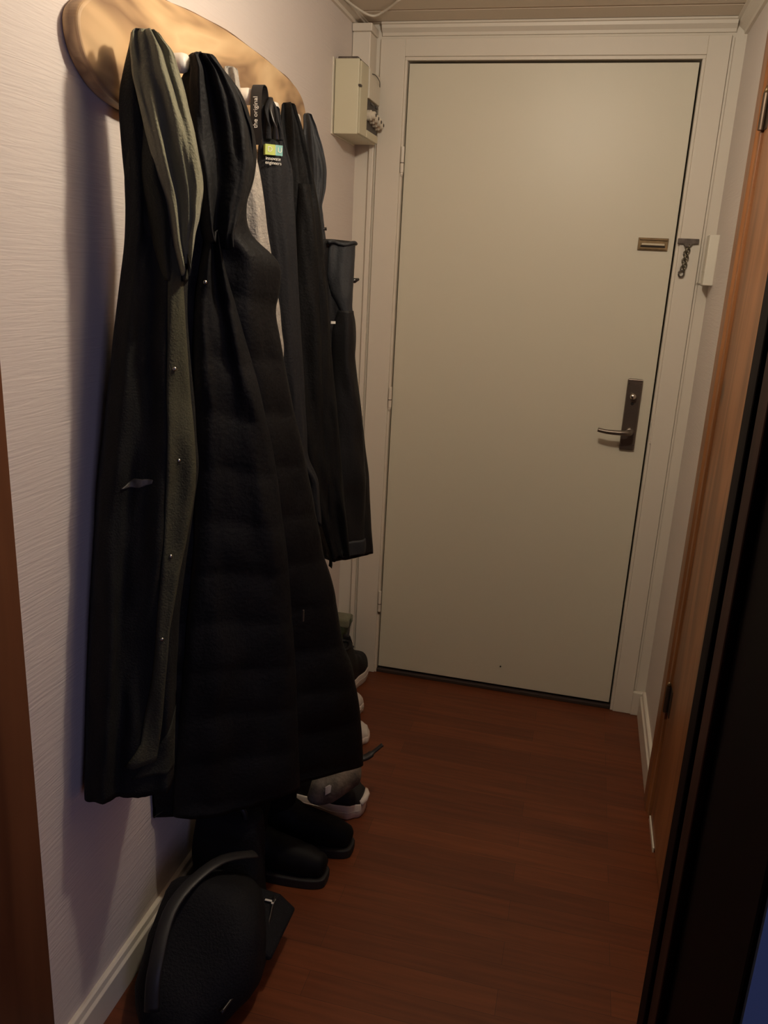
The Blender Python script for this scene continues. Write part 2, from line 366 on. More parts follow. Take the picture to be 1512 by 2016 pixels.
# right-hand pine door and casing
t = thing('door_2', None, None, (.95, -.95, 0), kind='structure')
q = [(XR+.001, -.492), (.930, -.492), (.926, -.497), (.926, -.560), (.932, -.568), (.932, -.592), (XR+.03, -.592), (XR+.03, -.5)]
bm = prism([(a, b) for a, b in q], 'z', 0, 2.06)
obj('casing', bm, M['orange_pine'], t, bevel=.0015, label='orange pine casing')
obj('casing', box(.928, XR+.03, -1.48, -1.385, 0, 2.06), M['orange_pine'], t, bevel=.003)
obj('head_casing', box(.926, XR+.03, -1.48, -.492, 2.06, 2.098), M['orange_pine'], t, bevel=.002)
lf = obj('leaf', box(.938, .978, -1.383, -.594, .012, 2.055), M['orange_pine'], t, bevel=.003)
obj('threshold', box(.934, .9375, -.74, -.60, 0, .014), M['frame_paint'], t, label='white sliver of sill strip')
for z0 in (1.762, .335):
    h = obj('hinge', tube([(.930, -.596, z0), (.930, -.596, z0+.075)], .0065, 12), M['hinge_dark'], t, bevel=.001, label='dark metal hinge')
    obj('hinge_leaf', box(.9375-.0015, .9385, -.63, -.597, z0, z0+.075), M['hinge_dark'], h)
    obj('finial', tube([(.930, -.596, z0+.075), (.930, -.596, z0+.083), (.930, -.596, z0+.089)], [.006, .0045, .002], 12), M['brass'], h, smooth=True)

# fuse box and boxed duct in the far left corner
t = thing('fuse_box', 'cream metal fuse box on left wall high beside the front door', 'fuse box', (-.12, -.13, 1.79))
X0, X1, Y0, Y1, Z0, Z1 = XL, -.084, -.247, -.030, 1.797, 1.987
bm = box(X0+.001, X1-.004, Y0+.004, Y1, Z0, Z1)
obj('housing', bm, M['box_cream'], t, bevel=.002)
obj('end_cover', box(X0+.006, X1, Y0-.003, Y0+.004, Z0-.002, Z1+.001), M['box_cream'], t, bevel=.002)
obj('wall_flange', box(X0, X0+.004, Y0-.012, Y1+.006, Z0-.004, Z1+.004), M['box_white'], t, bevel=.001)
obj('top_vent', box(X0+.012, X1-.006, Y0+.002, Y0+.12, Z1-.001, Z1+.007), M['dark_iron'], t, bevel=.002, label='dark grey top plate')
obj('front_cover', box(X1-.004, X1+.003, Y0+.010, Y0+.085, Z0+.002, Z1-.002), M['box_cream'], t, bevel=.001)
obj('meter_panel', box(X1-.004, X1+.006, Y0+.090, Y1-.004, 1.905, Z1-.004), M['box_white'], t, bevel=.002)
obj('fuse_rail', box(X1-.006, X1-.001, Y0+.086, Y1-.002, 1.818, 1.903), M['fuse_dark'], t)
obj('lower_cover', box(X1-.004, X1+.004, Y0+.088, Y1-.004, Z0+.002, 1.820), M['box_cream'], t, bevel=.001)
obj('latch', box(X1-.001, X1+.006, Y0-.004, Y0+.012, 1.918, 1.923), M['fuse_dark'], t)
for i, yy in enumerate((-.140, -.108, -.076, -.046)):
    f_ = obj('fuse', tube([(X1-.004, yy, 1.862-.004*i), (X1+.010, yy, 1.862-.004*i), (X1+.012, yy, 1.862-.004*i), (X1+.022, yy, 1.862-.004*i), (X1+.024, yy, 1.862-.004*i)], [.0145, .0145, .011, .0105, .007], 18), M['fuse_body'], t, smooth=False, bevel=.001)
    obj('cap', tube([(X1+.0238, yy, 1.862-.004*i), (X1+.0255, yy, 1.862-.004*i)], .0045, 12), M['fuse_dark'], f_)
for yy in (-.13, -.075): obj('switch', box(X1+.005, X1+.010, yy-.009, yy+.009, 1.890, 1.897), M['fuse_dark'], t, bevel=.001)
obj('seal_wire', tube(smoothpts([(X1+.004, -.14, 1.972), (X1+.010, -.11, 1.974), (X1+.012, -.07, 1.966), (X1+.006, -.04, 1.956)]), .0012, 6), M['fuse_dark'], t, smooth=True)
t = thing('duct_casing', 'white boxed duct in the corner above the fuse box', 'duct', (-.125, -.04, 1.99))
obj('duct', box(XL+.001, -.103, -.075, .0, 1.993, 2.098), M['frame_paint'], t, bevel=.003)
obj('collar', box(XL+.001, -.098, -.082, .0, 2.098, 2.1195), M['frame_paint'], t, bevel=.003)
tag(obj('corner_trunking', box(-.112, -.096, -.016, .0, .088, 1.95), M['frame_paint'], bevel=.003), 'white cable trunking in corner left of the front door casing below fuse box', 'trunking')
tag(obj('ceiling_cable', tube(smoothpts([(-.22+.08, -.33, 2.133), (-.118, -.20, 2.128), (-.085, -.135, 2.122), (-.04, -.16, 2.128), (.02, -.24, 2.132)]), .0032, 8), M['cable'], smooth=True), 'thin white cable sagging across ceiling boards above fuse box', 'cable')

# ---------------- driftwood coat board with knobs ----------------
t = thing('coat_board', 'long pale wooden coat board with rounded ends, mounted high on left wall', 'coat rack', (XL+.015, -1.03, 1.652))
out = [(-1.526,1.747),(-1.519,1.766),(-1.494,1.786),(-1.452,1.808),(-1.36,1.836),(-1.263,1.8465),(-1.15,1.856),(-1.018,1.862),(-.85,1.860),(-.74,1.854),(-.65,1.846),(-.595,1.833),(-.565,1.815),(-.548,1.790),(-.549,1.762),(-.562,1.728),(-.60,1.697),(-.68,1.680),(-.80,1.670),(-.95,1.662),(-1.15,1.656),(-1.33,1.653),(-1.415,1.658),(-1.468,1.672),(-1.505,1.698),(-1.521,1.722)]
n_ = len(out); sm = []
for i in range(n_):
    a, b, c, d = out[i-1], out[i], out[(i+1) % n_], out[(i+2) % n_]
    for j in range(4):
        q = j/4; sm.append(tuple(.5*((2*b[m])+(c[m]-a[m])*q+(2*a[m]-5*b[m]+4*c[m]-d[m])*q*q+(3*b[m]-a[m]-3*c[m]+d[m])*q**3) for m in (0, 1)))
obj('board', prism(sm, 'x', XL+.001, XL+.029), M['board_wood'], t, bevel=.006, seg=4)
obj('bark_edge', tube([(XL+.0235, a, b+.0005) for a, b in sm[16:48]], [.0012+.0013*math.sin(i*.9)*math.sin(i*.37) for i in range(32)], 8), M['board_bark'], t, smooth=True)
KN = [-1.375, -1.302, -1.165, -1.027, -.888, -.754]; KZ = [1.735, 1.742, 1.744, 1.744, 1.745, 1.746]
for y, z in zip(KN, KZ):
    kb = obj('knob', tube([(XL+.027, y, z), (XL+.036, y, z), (XL+.042, y, z), (XL+.076, y, z), (XL+.083, y, z), (XL+.085, y, z)], [.010, .010, .0145, .0155, .0135, .009], 24), M['knob'], t, smooth=True)

# ---------------- garments: lofted cloth with folds ----------------
DX, DY = 0.77, 0.638
class Drape:
    """closed cloth volume hanging along a vertical sheet; rows give its two edges at each height"""
    def __init__(s, G, back=.03, front=.05, folds=(), seed=0, shift=0, left=None, puff=0, pitch=.1, dark=0, cut=0, right=None, rough=.004, topfold=.012):
        s.G = G; s.b = back; s.f = front; s.folds = folds; s.seed = seed; s.shift = shift; s.left = left; s.puff = puff; s.pitch = pitch; s.rough = rough; s.topfold = topfold
        a, b, c = G['rows'][0]; G['rows'][0] = (a, b-.006, c+.005)
        s.z1 = G['rows'][0][0]; s.z0 = G['rows'][-1][0]; s.cut = cut; s.right = right
    def edges(s, z):
        R_ = s.G['rows']; n = len(R_)
        f = (s.z1-z)/(s.z1-s.z0)*(n-1); i = max(0, min(n-2, int(f))); q = f-i
        def cr(k):
            a = R_[max(i-1, 0)][k]; b = R_[i][k]; c = R_[i+1][k]; d = R_[min(i+2, n-1)][k]
            return .5*((2*b)+(c-a)*q+(2*a-5*b+4*c-d)*q*q+(3*b-a-3*c+d)*q**3)
        L, R = cr(1), cr(2)
        if s.left: L -= s.left(z)
        if s.right: R -= s.right(z)
        return L, R
    def thick(s, z):
        d = s.z1-z
        return min(1.0, .30+1.1*math.sqrt(max(0, d)/.35)*.75) if d < .4 else 1.0
    def disp(s, u, z):
        """fold height at lateral fraction u in [-1,1]"""
        d = max(0.0, s.z1-z); e = 0
        for k, ph, amp, dr in s.folds:
            w = math.sin(k*PI*(u*.5+.5) + ph + dr*z + .6*noise.noise(Vector((s.seed, z*2.2, k))))
            e += amp*(abs(w)**.7*(1 if w > 0 else -1))*min(1, .35+d*2.2)
        e += s.topfold*math.exp(-d/.18)*math.sin(3.2*PI*(u*.5+.5)+s.seed)
        e += s.rough*noise.noise(Vector((u*2.4+s.seed*3.1, z*7, s.seed)))*2 + s.rough*.7*noise.noise(Vector((u*6+s.seed, z*16, s.seed*2)))
        return e
    def pt(s, th, z, off=0):
        L, R = s.edges(z); c = (L+R)/2; a = (R-L)/2; k = s.thick(z)
        cu, su = math.cos(th), math.sin(th)
        u = (abs(cu)**.85)*(1 if cu >= 0 else -1)
        sv = (abs(su)**.75)*(1 if su >= 0 else -1)
        pf = 1.0
        if s.puff: pf = 1+s.puff*(abs(math.sin(PI*z/s.pitch+.35*math.sin(u*2+s.seed)))**.55-.75)
        amp = s.f if su >= 0 else (s.b(z) if callable(s.b) else s.b)
        nn = sv*amp*k*pf + (s.disp(u, z)*abs(su)**.6)*(1 if su >= 0 else .5) + s.shift
        if su >= 0: nn += off*su
        ss = c+a*u*(1+(.02*(pf-1) if s.puff else 0))
        nn -= DX*s.G['k']*(z-s.G['zt'])
        x = s.G['x0']+DX*ss+DY*nn; y = s.G['w']+DY*ss-DX*nn
        return Vector((max(x, XL+.006+.030*min(1, max(0, (z-1.60)/.04))), y, z))
    def mesh(s, nz=90, nt=72, hem=0.006):
        bm = bmesh.new(); rows = []
        for i in range(nz):
            z = s.z1+(s.z0+s.cut-s.z1)*(i/(nz-1))
            r = []
            for k in range(nt):
                th = 2*PI*k/nt; v = s.pt(th, z)
                if i > nz*.8: v.z += hem*math.sin(3*th+s.seed)*(i/nz-.8)/.2
                r.append(bm.verts.new(v))
            rows.append(r)
        for a, b in zip(rows, rows[1:]):
            for k in range(nt): bm.faces.new((a[k], a[(k+1) % nt], b[(k+1) % nt], b[k]))
        for r, dz in ((rows[0], .006), (rows[-1], .03)):
            c = sum((v.co for v in r), Vector())/nt
            ring = [bm.verts.new(c+(v.co-c)*.82+Vector((0, 0, dz*.6))) for v in r]
            for k in range(nt): bm.faces.new((r[k], r[(k+1) % nt], ring[(k+1) % nt], ring[k]))
            cc = bm.verts.new(c+Vector((0, 0, dz)))
            for k in range(nt): bm.faces.new((ring[k], ring[(k+1) % nt], cc))
        return bm
    def th_of(s, sv, z):
        L, R = s.edges(z); u = max(-.985, min(.985, (sv-(L+R)/2)/((R-L)/2)))
        au = abs(u)**(1/.85); return math.acos(au if u >= 0 else -au)
    def on(s, sv, z, off=0): return s.pt(s.th_of(sv, z), z, off)
    def strip(s, rows, off=.004, nz=60, nu=8, lip=.004, hump=.0):
        """cloth strip lying on the front of the drape; rows = (z, sL, sR)"""
        bm = bmesh.new(); zs1, zs0 = rows[0][0], rows[-1][0]; n = len(rows); F = []; Bk = []
        for i in range(nz):
            f = i/(nz-1)*(n-1); j = min(n-2, int(f)); q = f-j
            z = rows[j][0]*(1-q)+rows[j+1][0]*q; L = rows[j][1]*(1-q)+rows[j+1][1]*q; R = rows[j][2]*(1-q)+rows[j+1][2]*q
            fr, bk = [], []
            for k in range(nu+1):
                ss = L+(R-L)*k/nu; p = s.on(ss, z)
                h = off+hump*math.sin(PI*k/nu)**.5 if 0 < k < nu else off*.6
                nv = Vector((DY, -DX, 0))
                fr.append(bm.verts.new(p+nv*h)); bk.append(bm.verts.new(p-nv*lip))
            F.append(fr); Bk.append(bk)
        for i in range(nz-1):
            for k in range(nu):
                bm.faces.new((F[i][k], F[i][k+1], F[i+1][k+1], F[i+1][k])); bm.faces.new((Bk[i][k], Bk[i+1][k], Bk[i+1][k+1], Bk[i][k+1]))
            bm.faces.new((F[i][0], F[i+1][0], Bk[i+1][0], Bk[i][0])); bm.faces.new((F[i][nu], Bk[i][nu], Bk[i+1][nu], F[i+1][nu]))
        for i in (0, nz-1):
            for k in range(nu): bm.faces.new((F[i][k], Bk[i][k], Bk[i][k+1], F[i][k+1]))
        return bm
def stud(p, r=.0045, d=Vector((DY, -DX, 0))):
    return tube([p, p+d*.002, p+d*.0032], [r, r*.85, r*.35], 12)
NV = Vector((DY, -DX, 0)); SV = Vector((DX, DY, 0))
def hang_base(D_): 
    return (D_.G['x0']+.1, D_.G['w'], round(D_.z0, 3))

PARKA = dict(w=-1.5000,zt=1.75,k=0.0960,x0=-0.1500,rows=[(1.75,0.096,0.112),(1.7,0.077,0.147),(1.65,0.065,0.159),(1.599,0.06,0.17),(1.549,0.057,0.177),(1.499,0.056,0.17),(1.448,0.052,0.154),(1.398,0.044,0.147),(1.348,0.036,0.144),(1.298,0.028,0.145),(1.247,0.021,0.148),(1.197,0.013,0.151),(1.147,0.006,0.152),(1.096,-0.002,0.154),(1.046,-0.009,0.146),(0.996,-0.014,0.138),(0.946,-0.02,0.129),(0.895,-0.026,0.121),(0.845,-0.032,0.113),(0.795,-0.037,0.109),(0.744,-0.042,0.105),(0.694,-0.047,0.102),(0.644,-0.052,0.098),(0.594,-0.057,0.095),(0.543,-0.062,0.092),(0.493,-0.063,0.089)])
PARKA_HOOD = dict(w=-1.5270,zt=1.75,k=0.0960,x0=-0.1277,rows=[(1.744,0.089,0.108),(1.724,0.079,0.129),(1.705,0.078,0.135),(1.686,0.077,0.141),(1.667,0.079,0.146),(1.647,0.081,0.15),(1.628,0.083,0.155),(1.609,0.085,0.159),(1.59,0.088,0.162),(1.57,0.091,0.165),(1.551,0.095,0.168),(1.532,0.101,0.168),(1.513,0.107,0.164),(1.493,0.11,0.161),(1.474,0.113,0.155),(1.455,0.116,0.15),(1.435,0.121,0.144),(1.416,0.126,0.139)])
PARKA_PLACKET = dict(w=-1.5000,zt=1.75,k=0.0960,x0=-0.1500,rows=[(1.492,0.113,0.131),(1.452,0.11,0.132),(1.413,0.108,0.133),(1.374,0.105,0.134),(1.335,0.103,0.135),(1.295,0.102,0.137),(1.256,0.1,0.139),(1.217,0.098,0.141),(1.177,0.097,0.143),(1.138,0.095,0.145),(1.099,0.093,0.145),(1.06,0.09,0.143),(1.02,0.088,0.135),(0.981,0.084,0.125),(0.942,0.079,0.115),(0.903,0.075,0.106),(0.863,0.07,0.096),(0.824,0.066,0.087),(0.785,0.062,0.082),(0.745,0.056,0.077),(0.706,0.048,0.073),(0.667,0.039,0.069),(0.628,0.031,0.064),(0.588,0.003,0.058),(0.549,-0.028,0.054),(0.51,-0.033,0.053)])
PUFFER = dict(w=-1.3550,zt=1.75,k=-0.0364,x0=-0.1500,rows=[(1.755,0.1,0.134),(1.709,0.089,0.181),(1.664,0.088,0.202),(1.618,0.087,0.211),(1.573,0.087,0.207),(1.527,0.089,0.193),(1.481,0.09,0.202),(1.436,0.089,0.254),(1.39,0.088,0.26),(1.345,0.087,0.253),(1.299,0.086,0.261),(1.254,0.086,0.271),(1.208,0.087,0.281),(1.163,0.088,0.292),(1.117,0.089,0.304),(1.071,0.09,0.317),(1.026,0.088,0.329),(0.98,0.087,0.341),(0.935,0.085,0.352),(0.889,0.084,0.364),(0.844,0.081,0.375),(0.798,0.076,0.392),(0.753,0.071,0.406),(0.707,0.066,0.416),(0.661,0.061,0.426),(0.616,0.057,0.439),(0.57,0.053,0.458),(0.525,0.05,0.47),(0.479,0.046,0.48),(0.434,0.042,0.489),(0.388,0.039,0.495),(0.343,0.036,0.5),(0.297,0.033,0.505),(0.251,0.031,0.51)])
PUFFER_PANEL = dict(w=-1.3897,zt=1.75,k=-0.0364,x0=-0.1213,rows=[(1.476,0.115,0.128),(1.413,0.098,0.145),(1.351,0.09,0.165),(1.288,0.087,0.184),(1.225,0.087,0.203),(1.163,0.088,0.219),(1.1,0.089,0.235),(1.038,0.088,0.247),(0.975,0.086,0.256),(0.912,0.084,0.266),(0.85,0.079,0.275),(0.787,0.073,0.281),(0.724,0.066,0.287),(0.662,0.06,0.293),(0.599,0.055,0.299),(0.537,0.05,0.303),(0.474,0.045,0.307),(0.411,0.04,0.311),(0.349,0.036,0.315),(0.286,0.034,0.319)])
PUFFER_HOOD = dict(w=-1.3858,zt=1.75,k=-0.0364,x0=-0.1245,rows=[(1.747,0.092,0.124),(1.727,0.088,0.149),(1.708,0.086,0.163),(1.688,0.086,0.174),(1.669,0.086,0.182),(1.65,0.087,0.19),(1.63,0.088,0.193),(1.611,0.09,0.194),(1.592,0.092,0.196),(1.572,0.094,0.192),(1.553,0.096,0.187),(1.533,0.098,0.181),(1.514,0.1,0.173),(1.495,0.102,0.166),(1.475,0.105,0.158),(1.456,0.111,0.156)])
FLEECE = dict(w=-1.2250,zt=1.75,k=-0.0000,x0=-0.1500,rows=[(1.764,0.102,0.119),(1.726,0.097,0.13),(1.688,0.091,0.138),(1.65,0.086,0.15),(1.612,0.083,0.162),(1.573,0.086,0.17),(1.535,0.089,0.176),(1.497,0.091,0.181),(1.459,0.094,0.188),(1.42,0.099,0.195),(1.382,0.105,0.202),(1.344,0.111,0.209),(1.306,0.117,0.213),(1.267,0.123,0.218),(1.229,0.13,0.216),(1.191,0.135,0.213)])
APRON = dict(w=-1.0900,zt=1.75,k=-0.0000,x0=-0.1500,rows=[(1.728,0.121,0.148),(1.687,0.111,0.163),(1.646,0.108,0.181),(1.606,0.107,0.185),(1.565,0.114,0.19),(1.524,0.122,0.194),(1.483,0.13,0.198),(1.442,0.137,0.203),(1.401,0.143,0.207),(1.36,0.15,0.212),(1.319,0.156,0.217),(1.279,0.161,0.221),(1.238,0.166,0.226),(1.197,0.171,0.231)])
JACKET = dict(w=-0.9500,zt=1.75,k=-0.0000,x0=-0.1500,rows=[(1.756,0.111,0.129),(1.711,0.101,0.151),(1.666,0.103,0.164),(1.621,0.098,0.177),(1.576,0.092,0.188),(1.531,0.086,0.197),(1.486,0.079,0.204),(1.441,0.087,0.209),(1.396,0.097,0.214),(1.351,0.101,0.22),(1.306,0.104,0.226),(1.261,0.109,0.231),(1.216,0.114,0.237),(1.171,0.12,0.242),(1.126,0.13,0.248),(1.081,0.14,0.253),(1.036,0.15,0.259),(0.991,0.16,0.264),(0.946,0.171,0.27),(0.901,0.183,0.276),(0.856,0.198,0.281),(0.811,0.213,0.287),(0.766,0.228,0.293),(0.721,0.243,0.299)])
RAIN_HOOD = dict(w=-0.8100,zt=1.75,k=-0.0000,x0=-0.1500,rows=[(1.759,0.11,0.119),(1.74,0.105,0.133),(1.721,0.104,0.14),(1.702,0.105,0.148),(1.682,0.106,0.154),(1.663,0.108,0.159),(1.644,0.109,0.162),(1.625,0.111,0.162),(1.605,0.113,0.161),(1.586,0.115,0.157),(1.567,0.118,0.153),(1.548,0.12,0.156),(1.528,0.122,0.159),(1.509,0.125,0.162),(1.49,0.127,0.166),(1.471,0.129,0.17)])
RAIN = dict(w=-0.8100,zt=1.75,k=-0.0000,x0=-0.1500,rows=[(1.489,0.155,0.239),(1.45,0.154,0.24),(1.412,0.153,0.236),(1.373,0.151,0.234),(1.335,0.15,0.234),(1.296,0.153,0.244),(1.258,0.156,0.246),(1.219,0.158,0.245),(1.181,0.161,0.252),(1.142,0.164,0.26),(1.104,0.166,0.268),(1.065,0.169,0.275),(1.027,0.172,0.283),(0.988,0.174,0.29),(0.95,0.177,0.297),(0.911,0.18,0.304),(0.873,0.183,0.308),(0.834,0.185,0.312),(0.796,0.188,0.316),(0.758,0.191,0.32),(0.719,0.195,0.324),(0.681,0.198,0.328)])


# 1 parka
P1 = Drape(PARKA, lambda z: .04+.19*min(1, max(0, 1.5-z)), .035, [(2.6, .4, .006, 1.2), (5.2, 1.1, .004, -2), (9, .2, .0018, 3)], 1, rough=.006, cut=.035, left=lambda z: .014*min(1, max(0, (z-1.55)*8)))
t = thing('parka', 'long dark parka with olive hood and front placket, nearest coat on board', 'coat', (-.09, -1.55, .5), 'coats on the board')
obj('body', P1.mesh(110, 84), M['parka'], t, smooth=True)
PU = dict(PARKA); PU['rows'] = [r for r in PARKA['rows'] if r[0] > 1.38]
PU['rows'] = [(z, L+.05*min(1, max(0, (1.55-z)/.16))**1.2, R-.002) for z, L, R in PU['rows']]
PO = Drape(PU, .02, .046, [(4.2, .6, .009, 2.2), (8, 1.4, .0035, -4)], 2, rough=.006)
obj('shoulder', PO.mesh(70, 72, 0), M['parka_mid'], t, smooth=True)
PH = Drape(PARKA_HOOD, .012, .030, [(3.1, 3.6, .011, 2.0), (6.5, .9, .005, -6), (12, .4, .002, 8)], 3, rough=.007, left=lambda z: .012*min(1, max(0, (z-1.6)*8)), topfold=.008)
obj('hood', PH.mesh(80, 84, .01), M['olive'], t, smooth=True, label='olive green hood')
pk = obj('placket', P1.strip([r for r in PARKA_PLACKET['rows'] if r[0] > .575], .006, 90, 8, .004, .003), M['olive_dark'], t, smooth=True, label='olive green snap placket')
for zz, f in ((1.264, .3), (1.115, .42), (.957, .42), (.815, .38)):
    R_ = PARKA_PLACKET['rows']; i = min(range(len(R_)), key=lambda i: abs(R_[i][0]-zz)); sv = R_[i][1]*(1-f)+R_[i][2]*f
    obj('snap', stud(P1.on(sv, zz)+NV*.0085, .0038), M['snap'], pk, smooth=True)
obj('reflective_patch', P1.strip([(1.086, .045, .072), (1.079, .034, .070), (1.072, .022, .050)], .0025, 8, 8, .001), M['reflect'], t, smooth=True, label='worn grey reflective patch')
hb = []
obj('hem_facing', P1.strip([(.70, .118, .14), (.65, .085, .15), (.60, .05, .155), (.562, .015, .158)], .003, 24, 10, .002), M['parka_mid'], t, smooth=True, label='dark olive hem lining')

# 2 puffer
P2 = Drape(PUFFER, lambda z: .035+.05*min(1, max(0, 1.4-z)), .045, [(2.2, .9, .007, 1.0), (4.4, .3, .004, -1.5)], 5, left=lambda z: .075*min(1, max(0, (1.74-z)*5)), puff=.13, pitch=.105, rough=.005, cut=.045, right=lambda z: .010*min(1, max(0, 1.1-z)*2))
t = thing('puffer_coat', 'long black quilted puffer coat with bulky hood, longest coat on board', 'coat', (-.05, -1.28, .24), 'coats on the board')
obj('body', P2.mesh(170, 84), M['puffer'], t, smooth=True)
PP = Drape(PUFFER_PANEL, .01, .030, [(2.4, .3, .004, 1.0)], 6, cut=.01, puff=.18, pitch=.105, rough=.004)
pn = obj('front_panel', PP.mesh(120, 60), M['puffer2'], t, smooth=True)
QH = Drape(PUFFER_HOOD, .012, .034, [(2.9, 1.2, .011, 4.0), (6, .2, .005, -5)], 7, rough=.009, topfold=.010)
obj('hood', QH.mesh(90, 72, .006), M['puffer2'], t, smooth=True)
obj('snap', stud(PP.on(.103, 1.395)+NV*.003, .0042), M['snap'], pn, smooth=True)
obj('zipper_pull', box(.118, .121, -1.222, -1.218, .735, .760), M['plate_metal'], t)

# 3 fleece
P3 = Drape(FLEECE, .022, .022, [(2.5, .5, .003, 1.0)], 8, rough=.004, topfold=.004)
t = thing('fleece_jacket', 'light grey knitted fleece mostly hidden behind the black puffer coat', 'jacket', (-.05, -1.16, 1.0), 'coats on the board')
obj('body', P3.mesh(80, 60), M['fleece'], t, smooth=True)

# 4 apron with printed label, and lanyard
APRON['rows'] += [(.95, .215, .255), (.90, .222, .262), (.85, .23, .268)]
P4 = Drape(APRON, .016, .020, [(2.5, 1.9, .004, 1.5)], 9, rough=.003, topfold=.005)
t = thing('apron', 'black apron with green and teal printed square between coats', 'apron', (-.04, -1.0, 1.0), 'coats on the board')
obj('body', P4.mesh(80, 60), M['apron'], t, smooth=True)
def sheetpt(G, s_, z, n): return Vector((G['x0']+DX*s_+DY*n, G['w']+DY*s_-DX*n, z))
def sheetbox(G, s0, s1, z0, z1, n0, n1, bm=None):
    bm = bm or bmesh.new()
    v = [bm.verts.new(sheetpt(G, a, b, c)) for a in (s0, s1) for b in (z0, z1) for c in (n0, n1)]
    for f in ((0,1,3,2),(4,6,7,5),(0,4,5,1),(2,3,7,6),(0,2,6,4),(1,5,7,3)): bm.faces.new([v[i] for i in f])
    return bm
nf = max((P4.on(s_, z)-sheetpt(APRON, s_, z, 0)).dot(NV) for s_ in (.120, .135, .150) for z in (1.625, 1.64, 1.658))+.0015
lb = obj('label', sheetbox(APRON, .1175, .1385, 1.639, 1.6585, nf-.012, nf), M['label_green'], t, label='yellow-green printed square')
obj('label', sheetbox(APRON, .1387, .1535, 1.639, 1.6585, nf-.012, nf), M['label_teal'], t, label='teal printed square')
obj('letter', text_bm('D', .014, sheetpt(APRON, .127, 1.649, nf+.0004), SV, (0, 0, 1), .0004), M['print_white'], lb)
obj('letter', sheetbox(APRON, .1382, .1390, 1.641, 1.657, nf-.001, nf+.0008), M['print_white'], lb)
obj('letter', text_bm('U', .014, sheetpt(APRON, .1475, 1.649, nf+.0004), SV, (0, 0, 1), .0004), M['print_white'], lb)
obj('lettering', text_bm('innovate', .0092, sheetpt(APRON, .134, 1.6325, nf-.0005), SV, (0, 0, 1), .0006), M['print_white'], t)
obj('lettering', text_bm('engineers', .0088, sheetpt(APRON, .1345, 1.6245, nf-.0005), SV, (0, 0, 1), .0006), M['print_white'], t)
for a_, b_, r_ in ((.122, .126, .006), (.131, .140, .009), (.141, .151, .006)):
    obj('neck_strap', tube(smoothpts([sheetpt(APRON, .132, 1.745, .004), sheetpt(APRON, a_, 1.725, .014), sheetpt(APRON, (a_+b_)/2, 1.695, .018), sheetpt(APRON, b_, 1.668, .014)]), [r_*(.6+.4*i/18) for i in range(19)], 12, flat=.5), M['gloss_black' if r_ > .008 else 'apron'], t, smooth=True)

# 5 lanyard with printed text
t = thing('lanyard', 'black lanyard with white lettering looped over fourth knob', 'lanyard', (-.06, -1.045, 1.62))
kx, ky, kz = XL+.100, KN[3], KZ[3]
def ribbon(pts, w, th, wd):
    bm = bmesh.new(); wd = Vector(wd).normalized(); rows = []
    pts = smoothpts(pts, 6)
    for i, p_ in enumerate(pts):
        tt = (pts[min(i+1, len(pts)-1)]-pts[max(i-1, 0)]).normalized(); nn = tt.cross(wd).normalized()
        rows.append([bm.verts.new(p_+wd*a*w/2+nn*b*th/2) for a, b in ((-1, -1), (1, -1), (1, 1), (-1, 1))])
    for a, b in zip(rows, rows[1:]):
        for k in range(4): bm.faces.new((a[k], a[(k+1) % 4], b[(k+1) % 4], b[k]))
    bm.faces.new(rows[0]); bm.faces.new(rows[-1][::-1]); return bm
obj('strap', ribbon([(kx, ky-.012, 1.655), (kx, ky-.0215, 1.70), (kx, ky-.020, 1.735), (kx, ky-.013, 1.7585), (kx, ky, 1.7635), (kx, ky+.012, 1.7575), (kx, ky+.019, 1.735), (kx, ky+.016, 1.70)], .022, .0016, (1, 0, 0)), M['strap'], t)
obj('lettering', text_bm('the original', .0125, (kx, ky-.0226, 1.712), (0, 0, 1), (-1, 0, 0), .0006), M['print_white'], t)
obj('edge_piping', ribbon([(kx+.0098, ky-.0205, 1.70), (kx+.0098, ky-.016, 1.675), (kx+.0098, ky-.012, 1.655)], .0015, .0022, (1, 0, 0)), M['plate_metal'], t)

# 6 black jacket
P5 = Drape(JACKET, .022, .030, [(2.5, .4, .006, 1.2), (5, 1.9, .003, -2)], 10, rough=.005)
t = thing('jacket', 'slim plain black jacket hanging from fifth knob beside the apron', 'jacket', (-.03, -.86, .64), 'coats on the board')
obj('body', P5.mesh(110, 72), M['jacket'], t, smooth=True)
obj('sleeve', P5.strip([(1.60, .135, .165), (1.45, .13, .185), (1.2, .13, .20), (1.0, .14, .215), (.8, .165, .235), (.70, .18, .24)], .004, 60, 10, .004, .014), M['jacket'], t, smooth=True)
obj('zipper', P5.strip([(1.55, .108, .112), (1.35, .112, .116), (1.1, .126, .130), (.9, .14, .144)], .003, 50, 2, .002), M['gloss_black'], t, smooth=True)

# 7 rain jacket
t = thing('rain_jacket', 'dark grey rain jacket with raised collar and cuff, farthest on board', 'jacket', (-.02, -.72, .66), 'coats on the board')
P6 = Drape(RAIN_HOOD, .014, .022, [(2.6, .6, .006, 2.0), (6, .2, .003, -3)], 11, rough=.005, topfold=.006)
obj('hood', P6.mesh(80, 64), M['rain'], t, smooth=True)
P7 = Drape(RAIN, .028, .034, [(2.4, .2, .006, 1.5), (5.3, .8, .003, -2.5)], 12, rough=.006, left=lambda z: .03)
P7.thick = lambda z: min(1.0, .75+(1.489-z)*2)
obj('body', P7.mesh(100, 72), M['rain_dark'], t, smooth=True)
obj('collar', P7.strip([(1.489, .168, .236), (1.455, .165, .238), (1.41, .165, .235), (1.37, .175, .232), (1.32, .20, .236)], .006, 24, 10, .004, .006), M['rain'], t, smooth=True, label='dark grey raised collar')
obj('collar_rim', tube([P7.on(.158+.008*i, 1.486+.003*math.sin(i*.9), .012) for i in range(11)], .0045, 8), M['rain'], t, smooth=True)
